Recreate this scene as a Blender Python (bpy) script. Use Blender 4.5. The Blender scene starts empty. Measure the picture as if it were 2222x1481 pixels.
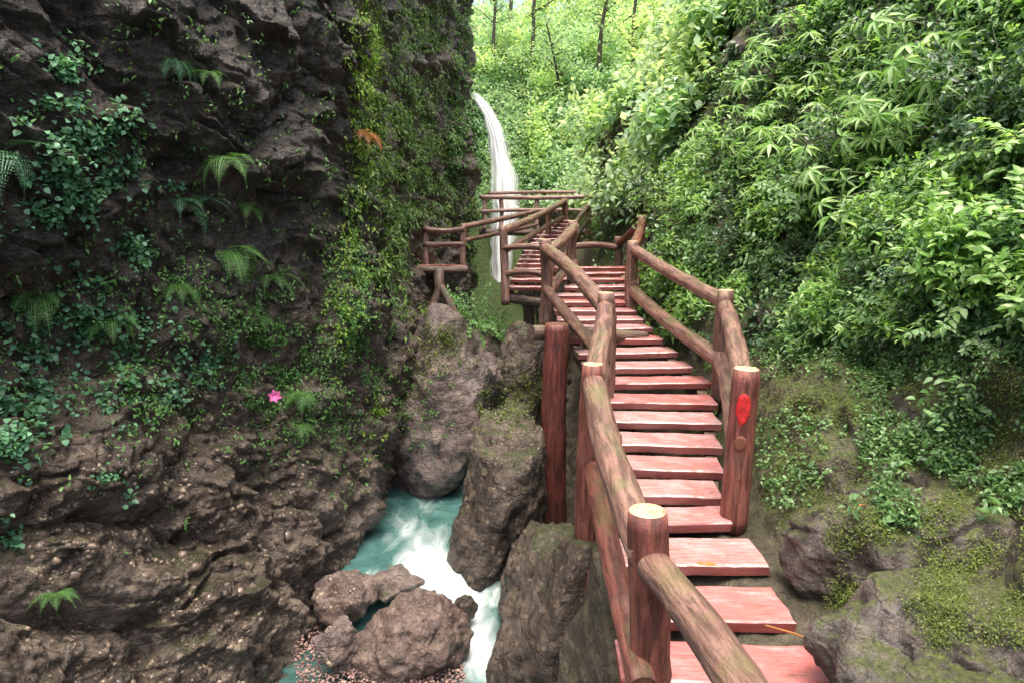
import bpy, bmesh, math, random
import numpy as np
from mathutils import Vector, Matrix, noise, Quaternion
from mathutils.bvhtree import BVHTree
random.seed(7); rng=np.random.default_rng(7)
SC=bpy.context.scene; COL=SC.collection
SP,CP=math.sin(math.radians(9.2)),math.cos(math.radians(9.2))
def ray(px,py):
    v=(740.5-py)/1481; return Vector(((px-1111)/1481, CP+SP*v, -SP+CP*v))
def P(px,py,t): return ray(px,py)*t
def lerp(a,b,f): return a+(b-a)*f
def sstep(a,b,x):
    x=min(1,max(0,(x-a)/(b-a))); return x*x*(3-2*x)

# ------------------------------------------------------------------ materials
class NT:
    def __init__(s,name):
        s.m=bpy.data.materials.new(name); s.m.use_nodes=True; s.t=s.m.node_tree
        s.b=s.t.nodes['Principled BSDF']; s.out=s.t.nodes['Material Output']
    def n(s,typ,**kw):
        nd=s.t.nodes.new(typ)
        for k,v in kw.items(): setattr(nd,k,v)
        return nd
    def l(s,a,b): s.t.links.new(a,b)
    def ramp(s,fac,stops):
        r=s.n('ShaderNodeValToRGB'); e=r.color_ramp.elements
        e[0].position=stops[0][0]; e[0].color=(*stops[0][1],1)
        e[1].position=stops[-1][0]; e[1].color=(*stops[-1][1],1)
        for p,c in stops[1:-1]:
            x=e.new(p); x.color=(*c,1)
        s.l(fac,r.inputs[0]); return r.outputs[0]
    def fr(s,fac,a,b,lo=0,hi=1):
        r=s.n('ShaderNodeMapRange'); r.inputs[1].default_value=a; r.inputs[2].default_value=b
        r.inputs[3].default_value=lo; r.inputs[4].default_value=hi; s.l(fac,r.inputs[0]); return r.outputs[0]
    def mix(s,fac,a,b,mode='MIX'):
        m=s.n('ShaderNodeMix',data_type='RGBA',blend_type=mode)
        if hasattr(fac,'links'): s.l(fac,m.inputs[0])
        else: m.inputs[0].default_value=fac
        for x,i in ((a,6),(b,7)):
            if hasattr(x,'links'): s.l(x,m.inputs[i])
            else: m.inputs[i].default_value=(*x,1)
        return m.outputs[2]
    def math(s,op,a,b=0.0):
        m=s.n('ShaderNodeMath',operation=op)
        for x,i in ((a,0),(b,1)):
            if hasattr(x,'links'): s.l(x,m.inputs[i])
            else: m.inputs[i].default_value=x
        return m.outputs[0]
    def noise(s,vec,scale,detail=6,rough=.6,dist=0):
        t=s.n('ShaderNodeTexNoise'); t.inputs['Scale'].default_value=scale; t.inputs['Detail'].default_value=detail
        t.inputs['Roughness'].default_value=rough; t.inputs['Distortion'].default_value=dist
        s.l(vec,t.inputs['Vector']); return t.outputs[0]
    def vor(s,vec,scale,feature='F1'):
        t=s.n('ShaderNodeTexVoronoi',feature=feature); t.inputs['Scale'].default_value=scale; s.l(vec,t.inputs['Vector']); return t
    def scale(s,vec,sc,rot=(0,0,0)):
        m=s.n('ShaderNodeMapping'); m.inputs['Scale'].default_value=sc; m.inputs['Rotation'].default_value=rot; s.l(vec,m.inputs[0]); return m.outputs[0]
    def bump(s,h,strength,dist,prev=None):
        b=s.n('ShaderNodeBump'); b.inputs['Strength'].default_value=strength; b.inputs['Distance'].default_value=dist
        s.l(h,b.inputs['Height'])
        if prev: s.l(prev,b.inputs['Normal'])
        return b.outputs[0]
    def set(s,k,v):
        if hasattr(v,'links'): s.l(v,s.b.inputs[k])
        else: s.b.inputs[k].default_value=v

def rock_mat(name,dark,mid,light,moss=.0,mosscol=(.06,.1,.015),pebble=0.0,topshade=False,wet=.35,mz=(.25,.75),crack=.6,bank=False):
    s=NT(name); g=s.n('ShaderNodeNewGeometry'); pos=g.outputs['Position']
    n1=s.noise(pos,1.3,8,.65,.4); n2=s.noise(pos,9,8,.72); n3=s.noise(pos,45,4,.6)
    c=s.ramp(n1,[(.3,dark),(.47,mid),(.66,light)])
    c=s.mix(s.fr(n2,.38,.6,.85,0),c,dark)
    st=s.noise(s.scale(pos,(1.2,1.2,5),(0,.35,0)),2.4,6,.7,.5)
    c=s.mix(s.fr(st,.5,.68,0,.6),c,(light[0]*1.15,light[1]*1.1,light[2]*1.0))
    wv=s.n('ShaderNodeVectorMath',operation='ADD'); s.l(s.scale(pos,(2.2,2.2,4.2),(0,.3,0)),wv.inputs[0])
    nn=s.n('ShaderNodeTexNoise'); nn.inputs['Scale'].default_value=3; nn.inputs['Detail'].default_value=4; s.l(pos,nn.inputs['Vector'])
    s.l(nn.outputs['Color'],wv.inputs[1])
    ve=s.vor(wv.outputs[0],1.3,'DISTANCE_TO_EDGE'); ck=s.math('MULTIPLY',s.fr(ve.outputs['Distance'],0,.05,1,0),s.fr(n2,.4,.6,.2,1))
    c=s.mix(s.math('MULTIPLY',ck,crack),c,(dark[0]*.4,dark[1]*.4,dark[2]*.4))
    hgt=s.math('SUBTRACT',n2,s.math('MULTIPLY',ck,.3*crack))
    if pebble>0:
        for sc_,th,amp in ((15,.35,.55),(7.5,.55,.8)):
            v=s.vor(pos,sc_)
            sep=s.n('ShaderNodeSeparateColor'); s.l(v.outputs['Color'],sep.inputs[0])
            mask=s.math('MULTIPLY',s.fr(v.outputs['Distance'],.24,.38,1,0),s.fr(sep.outputs[0],th,th+.08,0,1))
            pc=s.ramp(sep.outputs[1],[(0,(.09,.065,.048)),(.5,(.2,.15,.11)),(1,(.38,.31,.22))])
            zone=s.fr(s.noise(pos,.9,3),.3,.48,0,pebble)
            if topshade:
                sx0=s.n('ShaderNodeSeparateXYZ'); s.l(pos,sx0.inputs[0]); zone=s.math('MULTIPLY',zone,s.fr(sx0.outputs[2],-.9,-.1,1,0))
            mk=s.math('MULTIPLY',mask,zone)
            c=s.mix(mk,c,pc); hgt=s.math('ADD',hgt,s.math('MULTIPLY',mk,amp))
    if topshade:
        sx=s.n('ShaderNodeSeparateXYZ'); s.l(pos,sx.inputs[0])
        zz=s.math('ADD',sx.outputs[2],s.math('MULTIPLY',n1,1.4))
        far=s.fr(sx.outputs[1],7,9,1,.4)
        c=s.mix(s.math('MULTIPLY',s.fr(zz,-.7,.5,0,.88),far),c,s.ramp(n2,[(.3,(.013,.012,.009)),(.52,(.046,.04,.031)),(.7,(.145,.13,.105))]))  # overhang shade painted into the upper rock colour, weaker on the far part
    if moss>0:
        sn=s.n('ShaderNodeSeparateXYZ'); s.l(g.outputs['Normal'],sn.inputs[0])
        a=s.math('ADD',s.math('MULTIPLY',sn.outputs[2],.45),s.noise(pos,2.4,8,.75))
        mc=s.mix(s.fr(n3,.35,.65),mosscol,(mosscol[0]*.35,mosscol[1]*.4,mosscol[2]*.5))
        mf=s.math('MULTIPLY',s.fr(a,mz[0]+.4,mz[1]+.3,0,moss),s.fr(s.noise(pos,17,6,.7),.38,.52,.25,1))
        if bank:
            sb=s.n('ShaderNodeSeparateXYZ'); s.l(pos,sb.inputs[0]); mf=s.math('MULTIPLY',mf,s.fr(s.math('ADD',sb.outputs[0],s.math('MULTIPLY',n2,.3)),1.65,2.0,.12,1))
        c=s.mix(mf,c,mc)
        s.set('Roughness',s.math('MAXIMUM',s.fr(n2,.3,.7,wet,wet+.35),mf))
    else: s.set('Roughness',s.fr(n2,.3,.7,wet,wet+.35))
    s.set('Base Color',c)
    b=s.bump(hgt,1.0,.13); b=s.bump(n3,.9,.028,b); s.set('Normal',b)
    return s.m
M={}
M['cliff']=rock_mat('cliff_rock',(.028,.021,.016),(.14,.105,.08),(.33,.265,.215),moss=.6,mosscol=(.07,.095,.02),pebble=.95,topshade=True,wet=.16,mz=(.42,.7))
M['rock']=rock_mat('boulder_rock',(.08,.06,.052),(.27,.2,.175),(.47,.385,.35),moss=.7,mosscol=(.09,.125,.03),pebble=.25,wet=.18,mz=(.5,.75))
M['rockpale']=rock_mat('wet_pinkish_rock',(.09,.062,.052),(.26,.185,.155),(.42,.33,.29),moss=.45,mosscol=(.1,.12,.04),pebble=.3,wet=.16,mz=(.5,.75),crack=.5)
M['rockdark']=rock_mat('dark_boulder_rock',(.03,.023,.018),(.115,.087,.067),(.28,.225,.18),moss=.85,mosscol=(.075,.105,.022),pebble=.7,wet=.15,mz=(.42,.66))
M['soil']=rock_mat('slope_soil',(.035,.028,.019),(.11,.09,.06),(.22,.185,.145),moss=.92,mosscol=(.13,.17,.03),wet=.4,mz=(.26,.52),bank=True)
M['mossrock']=rock_mat('mossy_rock',(.03,.025,.02),(.115,.095,.077),(.28,.245,.22),moss=.88,mosscol=(.13,.16,.032),wet=.2,mz=(.38,.58))
M['hill']=rock_mat('hill_soil',(.03,.045,.015),(.07,.10,.035),(.15,.2,.07),moss=.9,mosscol=(.15,.23,.06),wet=.7,mz=(0,.4))

def leaf_mat(name,cols,trans=.35,rough=.45,shade=.45,spec=.35):
    s=NT(name); g=s.n('ShaderNodeNewGeometry')
    rnd=g.outputs['Random Per Island']
    c=s.ramp(rnd,[(i/(len(cols)-1),c) for i,c in enumerate(cols)])
    n=s.noise(g.outputs['Position'],1.1,3)
    c=s.mix(s.fr(n,.35,.65,shade,0),c,tuple(x*.4 for x in cols[0]))
    s.set('Base Color',c); s.set('Roughness',rough); s.b.inputs['Specular IOR Level'].default_value=spec
    tr=s.n('ShaderNodeBsdfTranslucent'); s.l(s.mix(.6,c,s.mix(1,c,(1.7,1.7,.7),'MULTIPLY')),tr.inputs[0])
    mx=s.n('ShaderNodeMixShader'); mx.inputs[0].default_value=trans
    s.l(s.b.outputs[0],mx.inputs[1]); s.l(tr.outputs[0],mx.inputs[2]); s.l(mx.outputs[0],s.out.inputs[0])
    return s.m
M['lf_right']=leaf_mat('slope_leaf',[(.06,.135,.05),(.11,.235,.065),(.17,.33,.10),(.3,.48,.21)],.4,.38,.4,.5)
M['lf_dark']=leaf_mat('dark_leaf',[(.03,.07,.03),(.055,.12,.05),(.085,.18,.07),(.14,.27,.11)],.3,.35,.4,.5)
M['lf_bright']=leaf_mat('bright_leaf',[(.14,.3,.06),(.21,.41,.09),(.3,.51,.14),(.48,.66,.32)],.45,.38,.4,.5)
M['lf_blue']=leaf_mat('cliff_leaf',[(.05,.14,.065),(.09,.23,.11),(.14,.33,.17),(.23,.46,.27)],.3)
M['lf_fern']=leaf_mat('fern_leaf',[(.07,.17,.05),(.12,.28,.07),(.2,.4,.11)],.35)
M['lf_farcliff']=leaf_mat('far_cliff_leaf',[(.06,.12,.03),(.11,.2,.045),(.19,.32,.07)],.35)
M['lf_yellow']=leaf_mat('vine_leaf',[(.10,.2,.03),(.17,.3,.04),(.27,.42,.06),(.4,.56,.10)],.45)
M['lf_far']=leaf_mat('far_leaf',[(.22,.38,.23),(.35,.53,.33),(.5,.69,.46),(.7,.85,.66)],.5,.6,.35,.2)  # paled towards white: distant mist is painted into the leaf colour
M['lf_far2']=leaf_mat('far_yellow_leaf',[(.3,.46,.19),(.45,.62,.27),(.6,.77,.4),(.8,.92,.63)],.55,.6,.3,.2)  # yellower far leaves, with the same mist painted into their colour
M['lf_dead']=leaf_mat('dead_leaf',[(.3,.1,.03),(.5,.2,.05),(.6,.36,.14)],.3)
M['lf_moss']=leaf_mat('moss_leaf',[(.09,.13,.03),(.15,.2,.04),(.22,.28,.06)],.3)

def wood_mat(name,a,b,dark,red=0.0,redcol=(.3,.06,.04),groove=.5,rough=.5):
    s=NT(name); tc=s.n('ShaderNodeTexCoord'); o=tc.outputs['Object']
    g1=s.noise(s.scale(o,(14,14,1.6)),2.2,6,.65,.6); n1=s.noise(o,4,5,.6); n2=s.noise(o,60,3,.6)
    c=s.mix(s.fr(n1,.35,.65),a,b)
    c=s.mix(s.fr(g1,.42,.58,.85,0),c,dark)
    if red>0:
        c=s.mix(s.fr(s.noise(o,3.1,6,.7),.36,.5,0,red),c,s.mix(s.fr(g1,.4,.6),(redcol[0]*.4,redcol[1]*.4,redcol[2]*.4),redcol))
    pn=s.noise(o,7,7,.8); c=s.mix(s.fr(pn,.54,.68,0,.6),c,(dark[0]*.8,dark[1]*.8,dark[2]*.8))
    g=s.n('ShaderNodeNewGeometry'); sn=s.n('ShaderNodeSeparateXYZ'); s.l(g.outputs['Normal'],sn.inputs[0])
    a2=s.math('ADD',s.math('MULTIPLY',sn.outputs[2],.18),s.noise(g.outputs['Position'],2.5,6,.7))
    c=s.mix(s.fr(a2,.64,.8,0,.55),c,(.12,.13,.045))
    s.set('Base Color',c); s.set('Roughness',s.fr(n1,.3,.7,rough-.15,rough+.15))
    b_=s.bump(g1,groove*2,.016); b_=s.bump(n2,.5,.005,b_); s.set('Normal',b_)
    return s.m
M['log']=wood_mat('weathered_log',(.30,.19,.145),(.2,.115,.085),(.065,.037,.028),red=.35,redcol=(.24,.105,.08))
M['logred']=wood_mat('red_painted_log',(.24,.115,.085),(.17,.078,.055),(.055,.023,.017),red=.75,redcol=(.24,.07,.05))
M['pile']=wood_mat('red_pile',(.18,.06,.045),(.12,.042,.032),(.04,.017,.013),red=.9,redcol=(.2,.055,.042))
M['beam']=wood_mat('dark_beam',(.17,.12,.09),(.11,.08,.06),(.04,.03,.023),red=.3,redcol=(.2,.09,.07))
M['far_log']=wood_mat('pinkish_far_log',(.45,.31,.27),(.33,.22,.18),(.16,.10,.08),red=.25,redcol=(.36,.18,.15))
def cut_mat():
    s=NT('cut_wood'); tc=s.n('ShaderNodeTexCoord'); o=tc.outputs['Object']
    w=s.n('ShaderNodeTexWave',wave_type='RINGS',rings_direction='Z'); w.inputs['Scale'].default_value=18; w.inputs['Distortion'].default_value=2.5; s.l(o,w.inputs['Vector'])
    n=s.noise(o,22,5,.6)
    c=s.mix(s.fr(w.outputs[1],0,1,0,.6),(.6,.43,.24),(.4,.25,.13)); c=s.mix(s.fr(n,.5,.65,0,.7),c,(.14,.085,.055))
    s.set('Base Color',c); s.set('Roughness',.6); s.set('Normal',s.bump(n,.4,.004)); return s.m
M['cut']=cut_mat()
def tread_mat():
    s=NT('worn_red_plank'); tc=s.n('ShaderNodeTexCoord'); o=tc.outputs['Object']
    g1=s.noise(s.scale(o,(1.2,14,14)),3,6,.65,.3); n1=s.noise(o,3,6,.7); n2=s.noise(s.scale(o,(1.2,26,10)),4,3)
    oi=s.n('ShaderNodeObjectInfo')
    c=s.mix(s.fr(g1,.35,.65),(.47,.145,.13),(.33,.085,.075))
    wear_glare=s.math('ADD',s.math('MULTIPLY',s.math('ADD',n1,g1),.5),s.fr(oi.outputs['Random'],0,1,-.08,.08))
    c=s.mix(s.fr(wear_glare,.43,.62,.05,.75),c,(.5,.38,.37))  # worn grey paint, with pale sky glare put into the same colour
    c=s.mix(s.fr(n2,.34,.42,.85,0),c,(.13,.05,.04))
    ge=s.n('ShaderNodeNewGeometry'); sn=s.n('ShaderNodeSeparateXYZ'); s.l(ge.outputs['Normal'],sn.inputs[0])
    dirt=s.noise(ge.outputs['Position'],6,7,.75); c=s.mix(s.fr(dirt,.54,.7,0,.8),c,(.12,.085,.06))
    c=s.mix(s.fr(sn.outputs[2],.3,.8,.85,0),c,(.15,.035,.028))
    s.set('Base Color',c); s.set('Roughness',s.fr(n1,.35,.65,.1,.32)); s.set('Normal',s.bump(g1,.45,.005)); return s.m
M['tread']=tread_mat()
def plain(name,c,r=.5):
    s=NT(name); g=s.n('ShaderNodeTexCoord'); n=s.noise(g.outputs['Object'],25,5,.6)
    s.set('Base Color',s.mix(s.fr(n,.35,.65),c,tuple(x*.5 for x in c))); s.set('Roughness',r); s.set('Normal',s.bump(n,.3,.004)); return s.m
M['paint']=plain('red_paint',(.62,.025,.025),.5); M['scar']=plain('torn_bark',(.2,.075,.035),.7)
M['pink']=plain('pink_petal',(.85,.15,.45)); M['stem']=plain('stem_green',(.09,.11,.04)); M['trunk']=plain('trunk_bark',(.10,.085,.06),.8)
def peb():
    s=NT('pebble_stone'); g=s.n('ShaderNodeNewGeometry')
    c=s.ramp(g.outputs['Random Per Island'],[(0,(.07,.05,.04)),(.5,(.15,.11,.08)),(.9,(.24,.18,.12)),(1,(.38,.3,.21))])
    n=s.noise(g.outputs['Position'],60,4); c=s.mix(s.fr(n,.4,.65,0,.5),c,(.06,.045,.035))
    s.set('Base Color',c); s.set('Roughness',.25); return s.m
M['pebble']=peb()
def grav():
    s=NT('red_gravel'); g=s.n('ShaderNodeNewGeometry')
    c=s.ramp(g.outputs['Random Per Island'],[(0,(.15,.08,.07)),(.5,(.22,.13,.11)),(1,(.3,.21,.18))])
    s.set('Base Color',c); s.set('Roughness',.3); return s.m
M['gravel']=grav()
def water_mat():
    s=NT('stream_water'); g=s.n('ShaderNodeNewGeometry'); pos=g.outputs['Position']
    a=s.n('ShaderNodeAttribute',attribute_name='foam'); f=a.outputs['Fac']
    st=s.noise(s.scale(pos,(2.6,1.3,1),(0,0,.5)),1.5,8,.55,1.2); st2=s.noise(pos,2.0,6,.6,1.5)
    foam=s.fr(s.math('ADD',s.math('MULTIPLY',f,.95),s.math('MULTIPLY',s.fr(st,.3,.7),.4)),.36,1.25,0,1)
    base=s.mix(s.fr(st2,.35,.65),(.03,.085,.078),(.075,.175,.16))
    s.set('Base Color',s.mix(foam,base,(.76,.81,.82)))
    s.set('Roughness',s.fr(foam,0,1,.08,.7)); s.set('Normal',s.bump(s.noise(s.scale(pos,(2,1,1)),7,5,.6,.8),.4,.05)); return s.m
M['water']=water_mat()
def fall_mat():
    s=NT('falling_water'); tc=s.n('ShaderNodeTexCoord'); uv=tc.outputs['UV']
    st=s.noise(s.scale(uv,(16,.45,1)),1.5,7,.75,.25)
    s.set('Base Color',(.93,.96,.97,1)); s.set('Roughness',.4)
    sx=s.n('ShaderNodeSeparateXYZ'); s.l(uv,sx.inputs[0])
    edge=s.math('MULTIPLY',s.math('MULTIPLY',sx.outputs[0],s.math('SUBTRACT',1,sx.outputs[0])),4)
    s.set('Alpha',s.fr(s.math('ADD',st,s.math('MULTIPLY',edge,.5)),.55,1.0,.0,1)); 
    return s.m
M['fall']=fall_mat()

# ------------------------------------------------------------------ object helpers
def tag(o,label=None,cat=None,group=None,kind=None):
    if label:o['label']=label
    if cat:o['category']=cat
    if group:o['group']=group
    if kind:o['kind']=kind
    return o
PM={}
def link(name,me,mat=None,parent=None,M4=None):
    o=bpy.data.objects.new(name,me); COL.objects.link(o)
    if mat and me and not me.materials: me.materials.append(mat)
    mw=M4 or Matrix()
    if parent:
        o.parent=parent; pm=PM.get(parent.name,Matrix()); o.matrix_basis=pm.inverted()@mw
    else: o.matrix_basis=mw
    PM[o.name]=mw
    return o
def empty(name,loc,label,cat,group=None):
    o=link(name,None,M4=Matrix.Translation(loc)); o.empty_display_size=.1
    return tag(o,label,cat,group)
def mesh_tri(name,V,T,smooth=True):
    V=np.asarray(V,dtype=np.float32).reshape(-1,3); T=np.asarray(T,dtype=np.int32).reshape(-1,3)
    me=bpy.data.meshes.new(name); me.vertices.add(len(V)); me.vertices.foreach_set('co',V.ravel())
    me.loops.add(T.size); me.loops.foreach_set('vertex_index',T.ravel())
    me.polygons.add(len(T)); me.polygons.foreach_set('loop_start',np.arange(0,T.size,3,dtype=np.int32))
    me.polygons.foreach_set('use_smooth',np.full(len(T),smooth)); me.update(calc_edges=True); return me
def grid_mesh(name,V,nr,nc):
    i=np.arange((nr-1)*(nc-1)); r=i//(nc-1); c=i%(nc-1); a=r*nc+c
    T=np.concatenate([np.stack([a,a+1,a+nc+1],1),np.stack([a,a+nc+1,a+nc],1)])
    return mesh_tri(name,V,T),T
LT=np.array([(0,0,0),(0,.33,.0),(0,.68,-.03),(0,1,-.14),(-.42,.26,.09),(-.36,.6,.05),(.42,.26,.09),(.36,.6,.05)])
LF=np.array([(0,1,4),(1,2,5),(1,5,4),(2,3,5),(0,6,1),(1,7,2),(1,6,7),(2,7,3)])
ST=np.array([(0,0,0),(0,.5,-.02),(0,1,-.12),(-.5,.42,.08),(.5,.42,.08)])
SF=np.array([(0,1,3),(1,2,3),(0,4,1),(1,4,2)])
def nrm(a): return a/np.maximum(np.linalg.norm(a,axis=-1,keepdims=True),1e-9)
def leaf_arr(pos,axis,up,size,width,simple=False):
    T,F=(ST,SF) if simple else (LT,LF)
    pos=np.asarray(pos,float).reshape(-1,3); axis=nrm(np.asarray(axis,float).reshape(-1,3)); up=np.asarray(up,float).reshape(-1,3)
    side=nrm(np.cross(axis,up)+1e-6); n=np.cross(side,axis)
    size=np.broadcast_to(np.asarray(size,float),(len(pos),)); width=np.broadcast_to(np.asarray(width,float),(len(pos),))
    V=pos[:,None,:]+size[:,None,None]*(T[None,:,1,None]*axis[:,None,:]+T[None,:,0,None]*width[:,None,None]*side[:,None,:]+T[None,:,2,None]*n[:,None,:])
    Fs=F[None]+ (np.arange(len(pos))*len(T))[:,None,None]
    return V.reshape(-1,3),Fs.reshape(-1,3)
class LB:
    def __init__(s): s.p=[];s.a=[];s.u=[];s.s=[];s.w=[]
    def add(s,p,a,u,sz,w): s.p.append(tuple(p));s.a.append(tuple(a));s.u.append(tuple(u));s.s.append(sz);s.w.append(w)
    def mesh(s,name,simple=False,tb=None):
        V,F=leaf_arr(s.p,s.a,s.u,s.s,s.w,simple)
        if tb:
            V=np.concatenate([np.array([tuple(v) for v in tb.V]),V]); F=np.concatenate([np.array(tb.F),F+len(tb.V)])
        return mesh_tri(name,V,F,True)
class TB:
    def __init__(s): s.V=[];s.F=[]
    def tube(s,pts,radii,seg=6):
        pts=[Vector(p) for p in pts]; b=len(s.V)
        for i,p in enumerate(pts):
            d=(pts[min(i+1,len(pts)-1)]-pts[max(i-1,0)]).normalized()
            a=d.orthogonal().normalized(); c=d.cross(a)
            for k in range(seg):
                an=2*math.pi*k/seg; s.V.append(p+(a*math.cos(an)+c*math.sin(an))*radii[i])
        for i in range(len(pts)-1):
            for k in range(seg):
                q=b+i*seg+k; r=b+i*seg+(k+1)%seg
                s.F.append((q,r,r+seg)); s.F.append((q,r+seg,q+seg))
    def mesh(s,name): return mesh_tri(name,[tuple(v) for v in s.V],s.F)

# ------------------------------------------------------------------ cliff
def fbm(p,o=4): return noise.fractal(p,1.0,2.0,o)
def blocks(q):
    d=noise.voronoi(q)[0]; return min(1.0,(d[1]-d[0])*2.6)
def slabs(q,k=7):
    d,pt=noise.voronoi(q); e=min(1.0,(d[1]-d[0])*k); h=noise.noise(pt[0]*5.3+Vector((.37,.11,.7)))
    g=(q-pt[0]).dot(Vector((noise.noise(pt[0]*3.1+Vector((9,.2,.3))),noise.noise(pt[0]*2.7+Vector((.2,9,.3))),noise.noise(pt[0]*3.7+Vector((.2,.3,9))))))
    return (h*1.5+g*.9)*e-.25*(1-e)
def displace(V,nr,nc,fn,flip=1):
    G=V.reshape(nr,nc,3); du=np.gradient(G,axis=1); dv=np.gradient(G,axis=0)
    N=nrm(np.cross(du,dv))*flip; Nf=N.reshape(-1,3)
    out=V.copy()
    for i in range(len(V)):
        out[i]+=Nf[i]*fn(Vector(V[i]))
    return out
BV=[]; BT=[]; off=0
def addbvh(V,T):
    global off
    BV.append(np.asarray(V)); BT.append(np.asarray(T)+off); off+=len(V)
rows=[-900,-200,0,200,400,600,750,900,1000,1100,1200,1300,1481,1900]
c5p=[800,790,782,788,782,830,888,862,815,795,785,740,710,640]
c5t=[8.0,7.4,7.2,7.2,7.2,7.4,7.7,7.4,7.1,7.0,6.8,6.3,5.6,4.8]
c8p=[1040,1022,1014,1008,1015,1020,1010,1000,1000,1000,1000,1000,1000,1000]
base=[(-1500,1.9),(-900,2.5),(-200,3.4),(0,3.8),(300,4.6),(500,5.34),(650,6.1)]
def rowcols(j):
    k=c5t[j]/7.2
    pts=[(p+(0 if p<500 else (c5p[j]-782)*(p-300)/482),t*k**(.4+.4*max(0,p-300)/350 if k<1 else 1)) for p,t in base]
    pts+=[(c5p[j],c5t[j]),(c5p[j]+14,c5t[j]+1.8),(lerp(c5p[j],c8p[j],.45),13.4),(c8p[j]-30,16.2),(c8p[j],16.8),(c8p[j]-4,18.5),(c8p[j]-40,24)]
    return pts
NCc,NRc=540,480
cu=[0,.03,.1,.2,.36,.5,.61,.71,.75,.83,.92,.95,.975,1]
tab=np.array([rowcols(j) for j in range(len(rows))],float)
pyv=np.concatenate([np.linspace(-900,-120,45),np.linspace(-115,1560,407),np.linspace(1570,1900,28)])
us=np.linspace(0,1,NCc)
V=np.zeros((NRc,NCc,3))
for i,py in enumerate(pyv):
    col=np.array([[np.interp(py,rows,tab[:,c,k]) for k in (0,1)] for c in range(len(cu))])
    pxs=np.interp(us,cu,col[:,0]); ts=np.interp(us,cu,col[:,1])
    for j in range(NCc): 
        V[i,j]=P(pxs[j],py,ts[j])
V=V.reshape(-1,3)
def cl(p):
    w=Vector((fbm(p*.8+Vector((5,1,2)),4),fbm(p*.8+Vector((1,9,2)),4),fbm(p*.8+Vector((3,4,7)),4)))*.3
    q=p+w; zz=q.z+.3*q.y-.15*q.x
    low=sstep(.1,-.9,p.z)
    a=blocks(Vector((q.x*.8,q.y*.8,zz*1.1)))
    b=slabs(Vector((q.x*1.5,q.y*1.5,zz*3.2))+Vector((7,3,1)))
    c=slabs(Vector((q.x*4.2,q.y*4.2,zz*8))+Vector((2,3,5)),5)
    lay=noise.noise(Vector((q.x*.4,q.y*.4,zz*2.4))); lay=max(-.35,min(.35,lay*1.6))
    rd=noise.ridged_multi_fractal(Vector((p.x*1.5,p.y*1.5,zz*2.4)),.9,2.1,5,1.0,2.0)
    peb=0
    if low>0 and p.y<9:
        peb=.14*max(0,.42-noise.voronoi(p*8)[0][0])*sstep(-.2,.1,noise.noise(p*1.3))
        peb+=.2*max(0,.4-noise.voronoi(p*4.3+Vector((3,1,1)))[0][0])
        peb*=low
    return .22*(a**.6-.5)+(.14-.06*low)*b+.05*c+.22*fbm(p*.55,4)+.05*fbm(p*4.0,4)+(.13-.06*low)*lay-.045*(rd-1)+.028*fbm(p*11,3)+peb
V=displace(V,NRc,NCc,cl,-1)
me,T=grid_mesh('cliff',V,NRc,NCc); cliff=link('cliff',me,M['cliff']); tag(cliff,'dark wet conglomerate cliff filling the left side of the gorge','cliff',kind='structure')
addbvh(V,T)

# ------------------------------------------------------------------ steps data
steps=[(1481,3.0,1350,1805),(1345,3.35,1348,1725),(1225,3.75,1343,1668),(1135,4.15,1335,1588),(1075,4.45,1322,1570),(1018,4.8,1316,1568),(965,5.15,1310,1566),
(915,5.55,1306,1562),(873,5.95,1300,1558),(830,6.4,1288,1545),(797,6.75,1270,1505),(765,7.15,1255,1472),(735,7.55,1236,1440),(712,7.9,1222,1418),(693,8.3,1210,1398),
(674,8.7,1205,1382),(655,9.1,1203,1368),(640,9.5,1210,1362),(622,9.95,1225,1360),(605,10.5,1240,1359),(592,11.0,1250,1358),(580,11.6,1258,1357)]
sy=[P(1400,s[0],s[1]).y for s in steps]; sz=[P(1400,s[0],s[1]).z for s in steps]
def deckz(y): return float(np.interp(y,sy+[17,24],sz+[.2,1.5]))
def edge(y): return float(np.interp(y,[0,3,4.1,5,6,7,8,9,11,12,14,17,25],[1.5,1.5,1.55,1.75,1.98,1.98,1.85,1.85,2.05,2.1,2.15,2.1,2.4]))
NR,NC=330,380
ys=np.concatenate([np.linspace(.3,2.4,20),np.linspace(2.45,13,240),np.linspace(13.1,24,70)])
V=np.zeros((NR,NC,3))
for i,y in enumerate(ys):
    e=edge(y); d=deckz(y); b=sstep(3.9,5.6,y); sl=float(np.interp(y,[0,5,9,14,20],[1.9,2.0,2.2,2.6,1.8]))
    A=[(-6,-3.9),(-.3,-3.75),(.20,-3.6),(.34,d-.9),(.48,d-.2),(e-.3,d-.09),(e+.02,d-.07)]
    B=[(-6,-3.9),(e-2.2,-3.8),(e-1.75,-3.5),(e-1.45,-2.95),(e-1.0,d-1.6),(e-.45,d-.8),(e+.02,d-.2)]
    pts=[(lerp(a[0],c[0],b),lerp(a[1],c[1],b)) for a,c in zip(A,B)]
    lo=float(np.interp(y,[0,4,6,9],[.9,.9,.6,.25])); rz=float(np.interp(y,[0,4,6,9],[.7,.76,.62,.45]))
    pts+=[(e+lo*.45,d+.34 if y<6 else d+.2),(e+lo,d+rz),(e+lo+2.0/sl,d+rz+2.0),(e+lo+3.9/sl,d+4.4),(e+lo+3.9/sl+1.4,d+5.8),(e+lo+3.9/sl+5,d+7)]
    s=[0,.05,.10,.18,.25,.33,.37,.42,.5,.7,.86,.94,1]
    V[i,:,0]=np.interp(np.linspace(0,1,NC),s,[p[0] for p in pts]); V[i,:,2]=np.interp(np.linspace(0,1,NC),s,[p[1] for p in pts]); V[i,:,1]=y
V=V.reshape(-1,3)
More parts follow.
